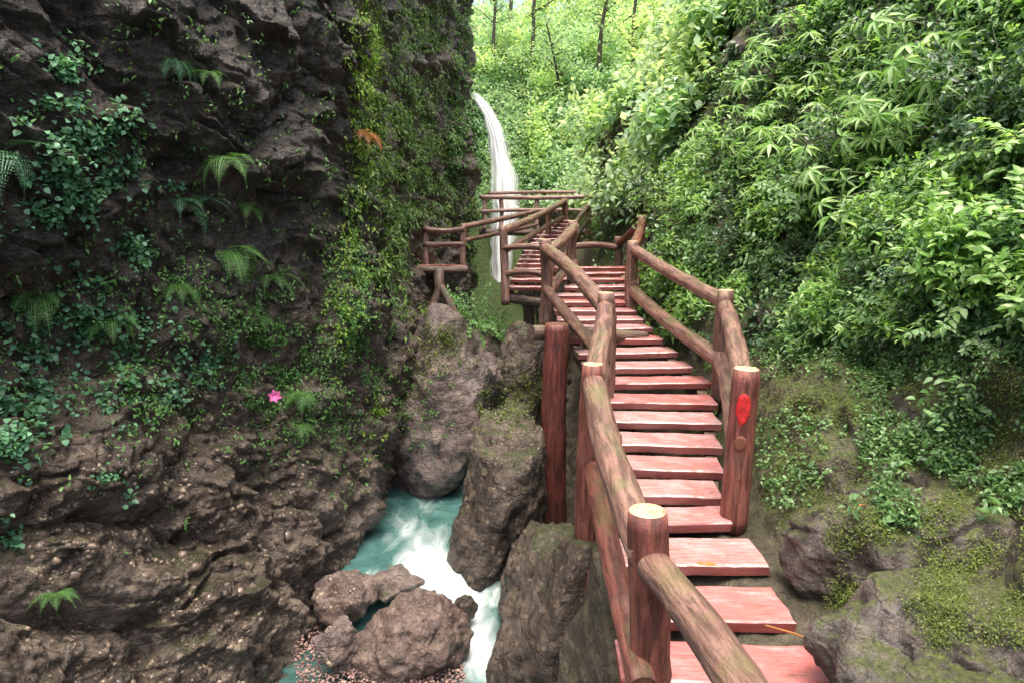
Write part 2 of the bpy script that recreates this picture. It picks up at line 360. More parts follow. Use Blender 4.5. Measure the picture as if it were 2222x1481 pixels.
def sldisp(p):
    e=edge(p.y); 
    k=sstep(e+.05,e+.6,p.x)
    k2=1-sstep(e-1.2,e-1.02,p.x)
    a=blocks(p*1.1+Vector((3,3,3))); b=slabs(Vector((p.x*2,p.y*2,p.z*2.6)))
    return (.03*fbm(p*3,4)+.02*fbm(p*10,3))+k*(.28*fbm(p*.7+Vector((9,2,1)),4)+.12*(a-.5)+.09*b+.07*fbm(p*3,4)+.03*fbm(p*8,3))+k2*(.15*fbm(p*1.1,4)+.1*(a-.5)+.14*b)
V=displace(V,NR,NC,sldisp,1)
me,T=grid_mesh('terrain',V,NR,NC); terr=link('ground',me,M['soil']); tag(terr,'steep mossy earth bank rising right of the stairs and gorge floor','ground',kind='structure'); addbvh(V,T)

nr,nc=90,110; V=[]
for y in np.linspace(20,44,nr):
    for x in np.linspace(-16,20,nc):
        z=float(np.interp(y,[20,22,25,29,34,44],[-3.6,-1.5,2.2,6.0,9.0,12.5]))+abs(x-.8)*.3+.7*fbm(Vector((x*.35,y*.35,0)),4)
        V.append((x,y,z))
me,T=grid_mesh('hill',np.array(V),nr,nc); link('hill',me,M['hill'])['kind']='structure'; addbvh(V,T)
tag(bpy.data.objects['hill'],'forested slope closing the gorge behind the waterfall','hill')

# ------------------------------------------------------------------ boulders
def boulder(name,c,rad,seed,mat,label,cat='boulder',tilt=(0,0,0),sub=6,facets=14,rough=.1,group=None,sharp=30):
    r=random.Random(seed); bm=bmesh.new(); bmesh.ops.create_icosphere(bm,subdivisions=sub,radius=1)
    pl=[]
    for k in range(facets):
        v=Vector((r.gauss(0,1),r.gauss(0,1),r.gauss(0,1))).normalized(); pl.append((v,r.uniform(.66,.97)))
    R=Matrix.Rotation(tilt[0],3,'X')@Matrix.Rotation(tilt[1],3,'Y')@Matrix.Rotation(tilt[2],3,'Z')
    o=Vector((seed*3.1,seed*1.7,0)); ms=max(rad)
    for v in bm.verts:
        d=v.co.normalized()
        acc=1.0
        for n,h in pl:
            q=d.dot(n)
            if q>0: acc+=(q/h)**sharp
        rr=1.0/(acc**(1/sharp))
        p=R@Vector((d.x*rad[0]*rr,d.y*rad[1]*rr,d.z*rad[2]*rr))
        f=rough*fbm(p*(2.1/ms)+o,5)+rough*.7*slabs(p*(2.3/ms)+o)
        v.co=p*(1+f)+d*(.03*fbm(p*7+o,4)-.012*(noise.ridged_multi_fractal(p*5+o,.9,2.1,4,1,2)-1)+.02*ms*slabs(p*(7/ms)+o,5))
    me=bpy.data.meshes.new(name); bm.to_mesh(me); 
    for p in me.polygons: p.use_smooth=True
    addbvh([tuple(Vector(c)+v.co) for v in bm.verts],[[v.index for v in f.verts] for f in bm.faces])
    bm.free()
    ob=link(name,me,mat,M4=Matrix.Translation(c)); return tag(ob,label,cat,group)
boulder('boulder',P(950,895,8.4),(.8,.8,1.34),11,M['rock'],'tall pinkish-grey boulder standing in the stream below the trestle',tilt=(0,.12,0),rough=.12)
boulder('boulder',P(1088,1110,6.9),(.5,.75,1.2),5,M['rockdark'],'mossy-topped boulder right of the blue pool, under the walkway',tilt=(0,.2,0),rough=.14)
boulder('boulder',P(1225,1450,5.0),(.66,.8,1.5),9,M['rockdark'],'dark upright rock below the nearest left railing',tilt=(0,.08,.3),rough=.14)
boulder('boulder',P(1180,1320,6.0),(.45,.6,.75),17,M['rockdark'],'rock wall piece between the mossy-topped boulder and the nearest left railing',rough=.14)
boulder('boulder',P(1375,1180,6.2),(.52,.8,1.15),14,M['rockdark'],'dark rock wedged under the treads behind the nearest red pile',rough=.14)
boulder('rock',P(890,1395,5.5),(.46,.42,.42),21,M['rockpale'],'pointed triangular rock at the foot of the small cascade','rock',tilt=(0,-.25,.4),facets=7)
boulder('rock',P(750,1290,5.95),(.28,.35,.24),22,M['rockpale'],'low rounded rock against the cliff foot beside the stream','rock',sub=5)
boulder('rock',P(735,1400,5.25),(.16,.18,.22),23,M['rock'],'small oval rock left of the triangular rock','rock',sub=5)
boulder('rock',P(855,1262,6.35),(.33,.3,.09),24,M['rock'],'flat wet slab just above the triangular rock','rock',sub=5)
boulder('rock',P(1008,1318,5.9),(.09,.12,.16),25,M['rockdark'],'small dark rock on the right lip of the cascade','rock',sub=4)
boulder('boulder',P(2120,1465,2.8),(.62,.5,.42),31,M['mossrock'],'grey rounded boulder in the bottom right corner',rough=.09)
boulder('boulder',P(2020,1185,3.55),(.72,.5,.36),33,M['mossrock'],'mossy dark rock ledge beside the lowest steps',tilt=(0,-.15,0),rough=.13)
boulder('boulder',P(1365,320,14.6),(.75,.8,.95),35,M['rockdark'],'dark overhanging rock on the right slope behind the top landing',rough=.16)
boulder('boulder',P(1500,175,15.0),(.5,.8,1.2),36,M['rockdark'],'narrow dark rock rib high on the right slope under the twin trees',tilt=(0,.6,0),rough=.16)
boulder('rock_outcrop',P(1030,560,25.2),(1.35,1.2,5.6),41,M['rockdark'],'mossy rock outcrop the waterfall slides over','rock',rough=.06)
boulder('boulder',P(1185,600,21.0),(.9,.6,2.2),42,M['rockdark'],'dark wet rock right of the lower waterfall, behind the far plank flight',rough=.1)
boulder('boulder',P(1010,790,11.5),(.9,.8,.8),43,M['rockdark'],'dark mossy boulder behind the tall stream boulder')
boulder('boulder',P(1140,850,10.0),(.55,.8,1.0),45,M['rockdark'],'shadowed mossy rock in the hollow beneath the far flight')
boulder('boulder',P(950,755,13.0),(1.0,.8,.42),44,M['rockdark'],'low rock carrying the trestle of the left platform')

bvh=BVHTree.FromPolygons(np.concatenate(BV).tolist(),np.concatenate(BT).tolist())
def hit(px,py,maxd=60):
    d=ray(px,py).normalized(); r=bvh.ray_cast(Vector((0,0,0)),d,maxd)
    if r[0] is None: return None,None
    n=r[1]; 
    if n.dot(d)>0: n=-n
    return r[0],n

# ------------------------------------------------------------------ stream
nc=130; V=[]; foam=[]
flow=[P(1010,960,10.2),P(950,1060,8.6),P(890,1150,7.2),P(915,1215,6.6),P(965,1290,6.1),P(995,1350,5.75),P(1070,1420,5.35),P(1090,1500,5.0)]
fw=[.1,.1,.35,.8,1.35,1.15,.4,.2]
yl=np.concatenate([np.linspace(3.2,9,150),np.linspace(9.2,23,50)]); nr=200
for y in yl:
    for x in np.linspace(-3.2,.55,nc):
        z=float(np.interp(y,[3.2,4.8,5.35,5.7,5.98,7,23],[-3.52,-3.46,-3.43,-3.38,-3.14,-3.1,-2.95]))
        z+=.025*fbm(Vector((x*2.2,y*1.4,0)),4)
        bd=9;bw=0
        for k in range(len(flow)-1):
            a,b_=flow[k],flow[k+1]; ab=Vector((b_.x-a.x,b_.y-a.y)); ap=Vector((x-a.x,y-a.y)); h=max(0,min(1,ap.dot(ab)/ab.length_squared))
            dd=(ap-ab*h).length
            if dd<bd: bd=dd; bw=lerp(fw[k],fw[k+1],h)
        fo=bw*max(0,1-bd/.5)
        if y>19: fo=max(fo,.9*sstep(19.5,21,y))
        V.append((x,y,z+.03*fo)); foam.append(fo)
me,T=grid_mesh('stream',np.array(V),nr,nc); at=me.attributes.new('foam','FLOAT','POINT'); at.data.foreach_set('value',foam)
tag(link('stream',me,M['water']),'teal stream running white over its rocks','water',kind='structure')

def blobs(name,items,mat,label,cat):
    bm=bmesh.new(); bmesh.ops.create_icosphere(bm,subdivisions=2,radius=1)
    bv=np.array([v.co[:] for v in bm.verts]); bf=np.array([[v.index for v in f.verts] for f in bm.faces]); bm.free()
    Vs=[];Fs=[];o=0
    for c,rad,n in items:
        q=Vector((0,0,1)).rotation_difference(n)@Quaternion((0,0,1),random.random()*6.3)
        R=np.array(q.to_matrix()); k=bv*np.array(rad)*(1+.15*np.sin(bv[:,[1,2,0]]*3+random.random()*6))
        Vs.append(k@R.T+np.array(c)); Fs.append(bf+o); o+=len(bv)
    me=mesh_tri(name,np.concatenate(Vs),np.concatenate(Fs)); return tag(link(name,me,mat),label,cat,kind='stuff')
it=[]
for k in range(3600):
    px=random.uniform(640,1010); py=random.uniform(1375,1560); p=P(px,py,1); t=-3.38/p.z; p=P(px,py,t)
    if px>940 and py<1440: continue
    s=.005+.014*random.random()**2.5; it.append((p+Vector((0,0,-.0+.08*(1-(px-640)/370)+random.uniform(-.01,.015))),(s,s*random.uniform(.6,1),s*.6),Vector((random.gauss(0,.2),random.gauss(0,.2),1)).normalized()))
blobs('gravel',it,M['gravel'],'bank of reddish gravel at the foot of the cliff','gravel')
it=[]
while len(it)<1000:
    px=random.uniform(60,790); py=960+540*random.random()**.8
    if noise.noise(Vector((px*.006,py*.009,3)))<-.12: continue
    p,n=hit(px,py,9)
    if p is None: continue
    s=.006+.022*random.random()**2.5
    it.append((p-n*s*.4,(s*random.uniform(.8,1.4),s*random.uniform(.7,1),s*.7),n))
for px,py,s in [(600,1237,.055),(625,1160,.05),(555,1410,.05),(480,1320,.035),(425,1230,.035),(450,1295,.04),(575,1197,.03),(645,1210,.03),(520,1280,.03),(395,1200,.03)]:
    p,n=hit(px,py,9)
    if p: it.append((p-n*s*.2,(s*1.1,s,s*.7),n))
blobs('embedded_pebbles',it,M['pebble'],'rounded tan pebbles set in the lower left cliff face','pebbles')

# ------------------------------------------------------------------ logs
def log(name,p0,p1,r0,r1,mat,parent,seg=22,cap1=False,over=0.0,label=None,lump=.06):
    p0=Vector(p0);p1=Vector(p1); d=(p1-p0); L=d.length; d.normalize()
    p0=p0-d*over; L+=2*over
    q=Vector((0,0,1)).rotation_difference(d); Mx=Matrix.Translation(p0)@q.to_matrix().to_4x4()
    nr=max(8,int(L/.07)); bm=bmesh.new(); sd=random.random()*50; rings=[]
    bx,by=random.uniform(-.018,.018),random.uniform(-.018,.018)
    smooth_post=lump<.05
    if smooth_post: bx=by=0
    knots=[(random.random()*6.28,random.uniform(.15,.85)*L) for _ in range(int(L*1.5)+1)] if not smooth_post else []
    for i in range(nr+1):
        f=i/nr; z=f*L; r=lerp(r0,r1,f); e=min(i,nr-i)
        if e==0: r*=.93
        ring=[]
        for k in range(seg):
            a=2*math.pi*k/seg; ca,sa=math.cos(a),math.sin(a)
            rr=r*(1+lump*noise.noise(Vector((ca*1.2+sd,sa*1.2,z*3)))+(.02 if smooth_post else .07)*noise.noise(Vector((ca*5+sd,sa*5,z*2.5))))
            for ka,kz in knots:
                da=abs((a-ka+math.pi)%(2*math.pi)-math.pi)*r; rr+=r*.16*math.exp(-(da*da+(z-kz)**2)/.0012)
            ring.append(bm.verts.new((ca*rr+bx*math.sin(f*3.14)*2,sa*rr+by*math.sin(f*3.14)*2,z)))
        rings.append(ring)
    for i in range(nr):
        for k in range(seg): bm.faces.new((rings[i][k],rings[i][(k+1)%seg],rings[i+1][(k+1)%seg],rings[i+1][k]))
    bm.faces.new(rings[0][::-1]); bm.faces.new(rings[-1])
    me=bpy.data.meshes.new(name); bm.to_mesh(me); bm.free()
    for p in me.polygons: p.use_smooth=len(p.vertices)==4
    o=link(name,me,mat,parent,Mx)
    if label:o['label']=label
    if cap1:
        bm=bmesh.new(); prev=None
        for j,(fr_,h) in enumerate([(.96,.0015),(.9,.006),(.45,.008)]):
            ring=[bm.verts.new((math.cos(2*math.pi*k/seg)*r1*.93*fr_,math.sin(2*math.pi*k/seg)*r1*.93*fr_,h)) for k in range(seg)]
            if prev:
                for k in range(seg): bm.faces.new((prev[k],prev[(k+1)%seg],ring[(k+1)%seg],ring[k]))
            prev=ring
        bm.faces.new(prev); me=bpy.data.meshes.new('cut_end'); bm.to_mesh(me); bm.free()
        link('cut_end',me,M['cut'],o,Mx@Matrix.Translation((0,0,L)))
    return o
def post(px,py,t,h,r,parent,mat='logred',lean=(0,0),lump=.06):
    top=P(px,py,t); base=top-Vector((lean[0],lean[1],h)); return log('post',base,top,r*1.04,r,M[mat],parent,cap1=True,lump=lump)
stair=empty('timber_staircase',P(1430,1000,4.8),'curving flight of worn red plank steps climbing between log railings','staircase')
def tread(pL,pR,dep,th,parent,mat='tread'):
    pL=Vector(pL);pR=Vector(pR); x=(pR-pL); W=x.length; x.normalize()
    y=Vector((0,0,1)).cross(x).normalized(); z=x.cross(y); c=(pL+pR)/2
    Mx=Matrix((( x.x,y.x,z.x,c.x),(x.y,y.y,z.y,c.y),(x.z,y.z,z.z,c.z),(0,0,0,1)))
    bm=bmesh.new(); nx=18; sd=random.random()*99
    def vv(u,v,w):
        X=(u-.5)*W; Y=v*dep; Z=-w*th
        ex=(.009*noise.noise(Vector((X*3,v*9+w*4,sd)))+.006*noise.noise(Vector((X*19,v*9,sd)))); ez=.005*noise.noise(Vector((X*5,Y*9,sd+5)))
        return bm.verts.new((X+(.025*noise.noise(Vector((v*8,w*8,sd+u*9))) if u in(0,1) else 0),Y+ex,Z+ez))
    prof=[(0,.16),(.035,0),(.35,0),(.65,0),(.97,0),(1,.12),(1,1),(0,1)]
    R=[[vv(i/nx,v,w) for v,w in prof] for i in range(nx+1)]
    n=len(prof)
    for i in range(nx):
        for k in range(n): bm.faces.new((R[i][k],R[i+1][k],R[i+1][(k+1)%n],R[i][(k+1)%n]))
    bm.faces.new(R[0]); bm.faces.new(R[-1][::-1]); bmesh.ops.recalc_face_normals(bm,faces=bm.faces)
    me=bpy.data.meshes.new('tread'); bm.to_mesh(me); bm.free(); return link('tread',me,M[mat],parent,Mx)
LE=[];RE=[]
for i,(py,t,l,r) in enumerate(steps):
    a=P(l,py,t);b=P(r,py,t)
    j0=max(0,i-1);j1=min(len(steps)-1,i+1)
    c0=P((steps[j0][2]+steps[j0][3])/2,steps[j0][0],steps[j0][1]); c1=P((steps[j1][2]+steps[j1][3])/2,steps[j1][0],steps[j1][1])
    yaw=-math.atan2(c1.x-c0.x,c1.y-c0.y)*.35+random.uniform(-.03,.03)
    R=Matrix.Rotation(yaw,3,'Z'); W=(b-a)/2; W=R@W; W.z=random.uniform(-.008,.008); m=(a+b)/2
    nt=steps[i+1][1]-t if i<len(steps)-1 else .5
    tread(m-W,m+W,min(.34,nt*.87),.06,stair); LE.append(m-W*.86);RE.append(m+W*.86)
for k,E in enumerate((LE,RE)):
    bm=bmesh.new(); prev=None
    for p in E[3:]:
        q=[bm.verts.new(p+Vector((dx,.08,dz))) for dx,dz in ((-.045,-.065),(.045,-.065),(.045,-.2),(-.045,-.2))]
        if prev:
            for a in range(4): bm.faces.new((prev[a],prev[(a+1)%4],q[(a+1)%4],q[a]))
        else: bm.faces.new(q)
        prev=q
    bm.faces.new(prev); bmesh.ops.recalc_face_normals(bm,faces=bm.faces); me=bpy.data.meshes.new('stringer'); bm.to_mesh(me); bm.free(); link('stringer',me,M['beam'],stair)
def drop(p,z): return Vector((p.x,p.y,z))
pt=P(1208,702,7.0); log('support_pile',drop(pt,-3.3),pt,.132,.125,M['pile'],stair)
log('cross_beam',P(1152,722,7.05),P(1400,735,7.8),.09,.09,M['beam'],stair,seg=8)
pt=P(1300,1240,4.3); log('support_pile',drop(pt,-3.2),pt,.085,.08,M['pile'],stair)
pt=P(1280,640,11.2); log('support_pile',drop(pt,-2.6),pt,.12,.12,M['beam'],stair)
lr=empty('log_railing',P(1400,1481,2.72),'log railing along the gorge side of the stairs, nearest post with pale sawn top','railing','log railings of the walkway')
post(1405,1108,2.72,1.35,.083,lr); post(1287,790,4.45,2.0,.073,lr); post(1315,636,6.0,1.1,.076,lr,'log'); post(1183,520,8.9,1.15,.078,lr,'log'); post(1243,480,11,1.0,.08,lr,'log'); 
post(1590,1700,1.2,.8,.08,lr)
R=.078
def rail(a,b,parent,r=R,mat='log',nm='top_rail',r1=None,over=.03): return log(nm,P(*a),P(*b),r,r1 or r,M[mat],parent,over=over,lump=.1)
rail((1408,1215,2.76),(1700,1640,1.55),lr,.066,over=0); rail((1405,1195,2.74),(1290,835,4.42),lr,.078); rail((1392,1480,2.72),(1288,1020,4.42),lr,.06,'logred','lower_rail')
rail((1290,815,4.45),(1314,668,6.0),lr,.075); rail((1290,965,4.5),(1312,800,6.0),lr,.06,'log','lower_rail')
rail((1315,672,5.98),(1184,540,8.85),lr,.078); rail((1310,775,6.0),(1186,628,8.85),lr,.062,'log','lower_rail')
rail((1186,548,8.9),(1247,492,11),lr,.075); rail((1188,636,8.9),(1247,570,11),lr,.06,'log','lower_rail')
rr=empty('log_railing',P(1600,1120,4.1),'log railing on the bank side of the stairs, end post marked with red paint','railing','log railings of the walkway')
rp=post(1620,800,4.1,1.02,.082,rr,lean=(.03,0),lump=.02); post(1575,630,6.2,1.05,.076,rr,'log'); post(1374,524,9.0,1.1,.08,rr,'log'); post(1393,468,11.3,1.0,.075,rr,'log'); post(1341,514,12.6,1.0,.07,rr,'log')
rail((1614,832,4.13),(1574,665,6.15),rr,.068,over=0); rail((1600,985,4.16),(1562,775,6.2),rr,.066,'log','lower_rail',over=0)
rail((1572,655,6.2),(1376,542,9.0),rr,.07); rail((1562,780,6.2),(1376,632,9.0),rr,.075,'log','lower_rail')
rail((1376,532,9.0),(1393,482,11.3),rr,.065,'logred'); rail((1376,620,9.0),(1393,560,11.3),rr,.06,'log','lower_rail')
rail((1393,480,11.3),(1341,530,12.6),rr,.06,'logred'); rail((1341,538,12.6),(1250,535,12.4),rr,.06,'log')
def patch(name,mat,cpx,cpy,hh,hw,seed,depth=.004):
    bm=bmesh.new(); r=.0855; c=P(cpx,cpy,4.1); top=P(1620,800,4.1)
    def axis(z): return Vector((top.x-.03*(top.z-z)/1.02,top.y))
    ax0=axis(c.z); ang0=math.atan2(-ax0.y,-ax0.x)
    n=36; NQ=6; ringv=[[] for _ in range(NQ)]
    def V_(w,z,rad):
        zz=c.z+z; a_=axis(zz); an=ang0+w/r; return bm.verts.new((a_.x+math.cos(an)*rad,a_.y+math.sin(an)*rad,zz))
    for q in range(NQ):
        f=(q+1)/NQ
        for k in range(n):
            a=2*math.pi*k/n; j=1+.2*noise.noise(Vector((math.cos(a)*2.5,math.sin(a)*2.5,seed)))
            w=hw*f*math.cos(a)*j; z=hh*f*math.sin(a)*j
            if z<0: w*=(1-.3*abs(z)/hh)
            ringv[q].append(V_(w,z,r+(depth if q<NQ-1 else -.004)))
    cc=V_(0,0,r+depth)
    for k in range(n): bm.faces.new((cc,ringv[0][k],ringv[0][(k+1)%n]))
    for q in range(NQ-1):
        for k in range(n): bm.faces.new((ringv[q][k],ringv[q+1][k],ringv[q+1][(k+1)%n],ringv[q][(k+1)%n]))
    bmesh.ops.recalc_face_normals(bm,faces=bm.faces); me=bpy.data.meshes.new(name); bm.to_mesh(me); bm.free()
    for p in me.polygons:p.use_smooth=True
    link(name,me,mat,rp)
patch('paint_mark',M['paint'],1612,885,.1,.046,4.0,.003); patch('bark_scar',M['scar'],1610,962,.05,.04,2.6,.003)
st2=empty('timber_staircase',P(1140,640,11),'short far flight of plank steps bending left behind the first landing','staircase')
for i in range(16):
    f=i/15; py=lerp(622,478,f**.8); t=lerp(11,16.4,f); l=lerp(1104,1196,f**1.3); r=lerp(1180,1236,f**1.1)
    tread(P(l,py,t),P(r,py,t),.26,.06,st2)
for i in range(4):
    f=i/3; tread(P(1178+f*30,606-f*5,11.3+i*.3),P(1255,604-f*5,11.3+i*.3),.25,.06,st2)
log('stringer',P(1104,636,11.1),P(1196,490,16.3),.07,.07,M['beam'],st2,seg=8); log('stringer',P(1176,640,11.1),P(1234,490,16.3),.07,.07,M['beam'],st2,seg=8)
log('cross_beam',P(1096,645,11.1),P(1185,658,11.1),.09,.09,M['beam'],st2,seg=8)
for q in ((1147,655,11.4),(1230,640,12)):
    pt=P(*q); log('support_pile',drop(pt,-3),pt,.1,.09,M['beam'],st2)
r2=empty('log_railing',P(1095,650,11),'log railing around the far plank flight, corner post above the hollow','railing','log railings of the walkway')
log('post',P(1097,662,10.9),P(1091,492,10.9),.07,.065,M['log'],r2,cap1=True); post(1225,432,16.5,1.0,.075,r2,'log'); post(1192,455,15,1.0,.07,r2,'log'); post(1275,437,16.8,.9,.07,r2,'log')
rail((1092,500,10.9),(1225,436,16.5),r2,.06); rail((1095,545,10.9),(1220,472,16.5),r2,.05,'log','lower_rail')
rail((1092,540,10.9),(1180,538,10.6),r2,.05); rail((1097,596,10.9),(1180,596,10.6),r2,.05,'log','lower_rail')
rail((1200,535,12.2),(1277,443,16.8),r2,.055); rail((1205,585,12.2),(1277,475,16.8),r2,.045,'log','lower_rail'); post(1200,530,12.2,.9,.065,r2,'log')
br=empty('footbridge',P(1170,500,17.5),'small level footbridge with pale pinkish rails crossing before the waterfall','footbridge')
for px in (1050,1086,1166,1222,1290): log('post',P(px,500,17.5),P(px,424,17.5),.055,.055,M['far_log'],br,seg=12,cap1=True)
for py,rd,n in ((427,.055,'top_rail'),(459,.045,'lower_rail')): log(n,P(1040,py,17.45),P(1297,py-1,17.45),rd,rd,M['far_log'],br,seg=12)
log('top_rail',P(1060,420,18.6),P(1297,418,18.6),.045,.045,M['far_log'],br,seg=12)
for i in range(14): tread(P(1045+i*17,497,17.6),P(1060+i*17,497,17.6),1.0,.06,br)
log('stringer',P(1040,503,17.6),P(1297,503,17.6),.08,.08,M['beam'],br,seg=8)
PT=13.0
pf=empty('viewing_platform',P(960,700,PT+.3),'weathered platform on a forked trestle against the left cliff','platform')
for i in range(7): tread(P(908,574,PT+i*.2),P(1010,576,PT+i*.2),.18,.06,pf)
log('edge_beam',P(900,584,PT),P(1016,586,PT),.085,.085,M['beam'],pf,seg=8)
for px,py in ((926,492),(1006,487)): 
    log('post',P(px,600,PT+.1),P(px,py,PT+.1),.06,.055,M['log'],pf,cap1=True)
for py,n in ((497,'top_rail'),(530,'lower_rail')): log(n,P(918,py,PT+.05),P(1008,py,PT+.05),.05,.05,M['log'],pf)
log('top_rail',P(1006,492,PT+.1),P(1165,458,16.5),.055,.055,M['log'],pf); log('lower_rail',P(1006,522,PT+.1),P(1165,488,16.5),.045,.045,M['log'],pf)
log('trestle_leg',P(922,690,PT-.3),P(955,620,PT-.2),.085,.08,M['beam'],pf); log('trestle_leg',P(988,690,PT-.3),P(955,620,PT-.2),.085,.08,M['beam'],pf); log('trestle_leg',P(955,640,PT-.2),P(953,585,PT-.1),.1,.1,M['beam'],pf)
log('footing_beam',P(898,696,PT-.6),P(1000,696,PT-.6),.11,.11,M['beam'],pf,seg=8)

# ------------------------------------------------------------------ waterfall
cen=[(1028,203,22.6,16),(1044,222,22.4,30),(1062,250,22.2,38),(1078,300,22.0,44),(1088,350,21.9,52),(1095,400,21.8,68),(1098,450,21.7,72),(1090,540,21.6,56),(1084,640,21.5,46),(1082,730,21.4,46)]
nr,nc=120,24; V=[]; UV=[]
for i in range(nr):
    f=i/(nr-1)*(len(cen)-1); a=int(min(f,len(cen)-2)); g=f-a; px,py,t,w=[lerp(cen[a][k],cen[a+1][k],g) for k in range(4)]
    for j in range(nc):
        u=j/(nc-1); V.append(P(px+(u-.5)*w*(1+.25*noise.noise(Vector((py*.03,u*2,4)))),py,t-.12*math.sin(u*math.pi)+.07*noise.noise(Vector((u*9,py*.01,1))))); UV.append((u,i/(nr-1)*6))
me,T=grid_mesh('waterfall',np.array([tuple(v) for v in V]),nr,nc); uvl=me.uv_layers.new(name='UVMap')
li=np.zeros(len(me.loops),dtype=np.int32); me.loops.foreach_get('vertex_index',li); uvl.data.foreach_set('uv',np.array(UV)[li].astype(np.float32).ravel())
tag(link('waterfall',me,M['fall']),'thin white waterfall curving down behind the footbridge','waterfall',kind='structure')

# ------------------------------------------------------------------ plants
def rv(): 
    v=Vector((random.gauss(0,1),random.gauss(0,1),random.gauss(0,1))); return v.normalized()
UP=Vector((0,0,1))
def shrub_mesh(kind,seed):
    random.seed(seed); lb=LB(); tb=TB()
    ns={'ovate':12,'whorl':10,'small':18}[kind]
    for s in range(ns):
        a=random.random()*6.283; out=Vector((math.cos(a),math.sin(a),0)); L=random.uniform(.6,1.1); e=random.uniform(.35,1.2)
        d=(out*math.cos(e)+UP*math.sin(e)); p=out*.03; pts=[p.copy()]; n=9
        for k in range(n):
            d=(d+Vector((0,0,-.07))+rv()*.12).normalized(); p=p+d*L/n; pts.append(p.copy())
            if kind=='ovate' and k>1:
                for sd in (-1,1):
                    sidev=d.cross(UP).normalized()*sd; ax=(sidev+d*.6+rv()*.3+Vector((0,0,-.15))).normalized()
                    lb.add(p,ax,UP+rv()*.35,random.uniform(.10,.18),.58)
            if kind=='small' and k>0:
                for q in range(5):
                    ax=(rv()+d*.5).normalized(); lb.add(p+rv()*.05,ax,UP+rv()*.5,random.uniform(.05,.09),.6)
            if kind=='whorl' and k in (5,):
                for q in range(5):
                    an=q*1.257+a; ax=Vector((math.cos(an),math.sin(an),random.uniform(-.5,.1))); lb.add(p,ax,UP+rv()*.2,random.uniform(.14,.22),.25)
        if kind=='whorl':
            for q in range(8):
                an=q*.785+a+random.uniform(-.2,.2); ax=Vector((math.cos(an),math.sin(an),random.uniform(-.8,.05))); lb.add(p,ax,UP+rv()*.2,random.uniform(.2,.3),.25)
        elif kind=='ovate': lb.add(p,d,UP+rv()*.2,.17,.6)
        tb.tube(pts,[.010*(1-.6*i/n) for i in range(n+1)],5)
    return lb.mesh(kind+'_leaves'),tb.mesh('stems')
SH={k:[shrub_mesh(k,100+i+10*j) for i in range(4)] for j,k in enumerate(('ovate','whorl','small'))}
def orient(n):
    z=(n*.6+UP*.55).normalized(); return UP.rotation_difference(z)
MC={}
def put_shrub(kind,px,py,size,mat,label,group,cat='shrub'):
    p,n=hit(px,py); 
    if p is None: return
    v=random.randrange(4); lm,sm=SH[kind][v]
    key=(lm.name,mat)
    if key not in MC:
        c=lm.copy(); c.materials.clear(); c.materials.append(M[mat]); MC[key]=c
        if not sm.materials: sm.materials.append(M['stem'])
    q=orient(n)@Quaternion((0,0,1),random.random()*6.28)
    Mx=Matrix.Translation(p)@q.to_matrix().to_4x4()@Matrix.Scale(size,4)
    r=link('leafy_shrub',None,M4=Mx); tag(r,label,cat,group)
    link('leaves',MC[key],None,r,Mx); link('stems',sm,None,r,Mx)
random.seed(5)
for px,py in [(1700,140),(1790,100),(1950,215),(2040,290),(1780,325),(1650,250),(1880,350),(2010,140),(2170,130),(1900,70),(2110,210),(1740,230),(1840,180),(2200,40),(2080,60),(1620,160),(1580,280),(1700,340),(1960,380)]:
    put_shrub('whorl',px,py+25,random.uniform(.5,.68),'lf_bright','shrub with drooping whorls of long narrow leaves high on the right slope','whorled leafy shrubs high on the right slope')
for px,py,s in [(2130,440,.5),(2170,620,.45),(2215,520,.5),(2100,540,.42),(2230,330,.5),(2260,680,.45)]:
    put_shrub('ovate',px,py,s,'lf_bright','bright yellow-green broad-leaved shrub at the right edge of the bank','bright broad-leaved shrubs at the right edge')
for px,py,s in [(1820,680,.4),(1900,630,.42),(1700,560,.42),(1560,540,.45),(1980,470,.45),(1650,400,.5),(1850,480,.45),(2080,380,.45),(1500,450,.5),(1750,440,.45),(1950,690,.36),(2100,740,.26),(1780,740,.28),(1480,600,.4)]:
    put_shrub('ovate',px,py,s,'lf_right','mid-green broad-leaved shrub among the undergrowth above the railing','broad-leaved shrubs on the bank above the railing')
for px,py,s in [(2000,30,.8),(2120,300,.7),(1900,300,.7),(1450,420,.7),(1620,500,.6),(2020,560,.5),(2180,220,.7),(1800,560,.5),(1850,120,.7)]:
    put_shrub('small',px,py,s,'lf_dark','dark bushy shrub with small glossy leaves on the right slope','dark small-leaved shrubs on the right slope')
for px,py in [(1040,710),(1020,700),(1075,730)]:
    put_shrub('small',px,py,random.uniform(.45,.55),'lf_fern','low fresh-green bush on the rock under the left platform','low bushes beneath the left platform')

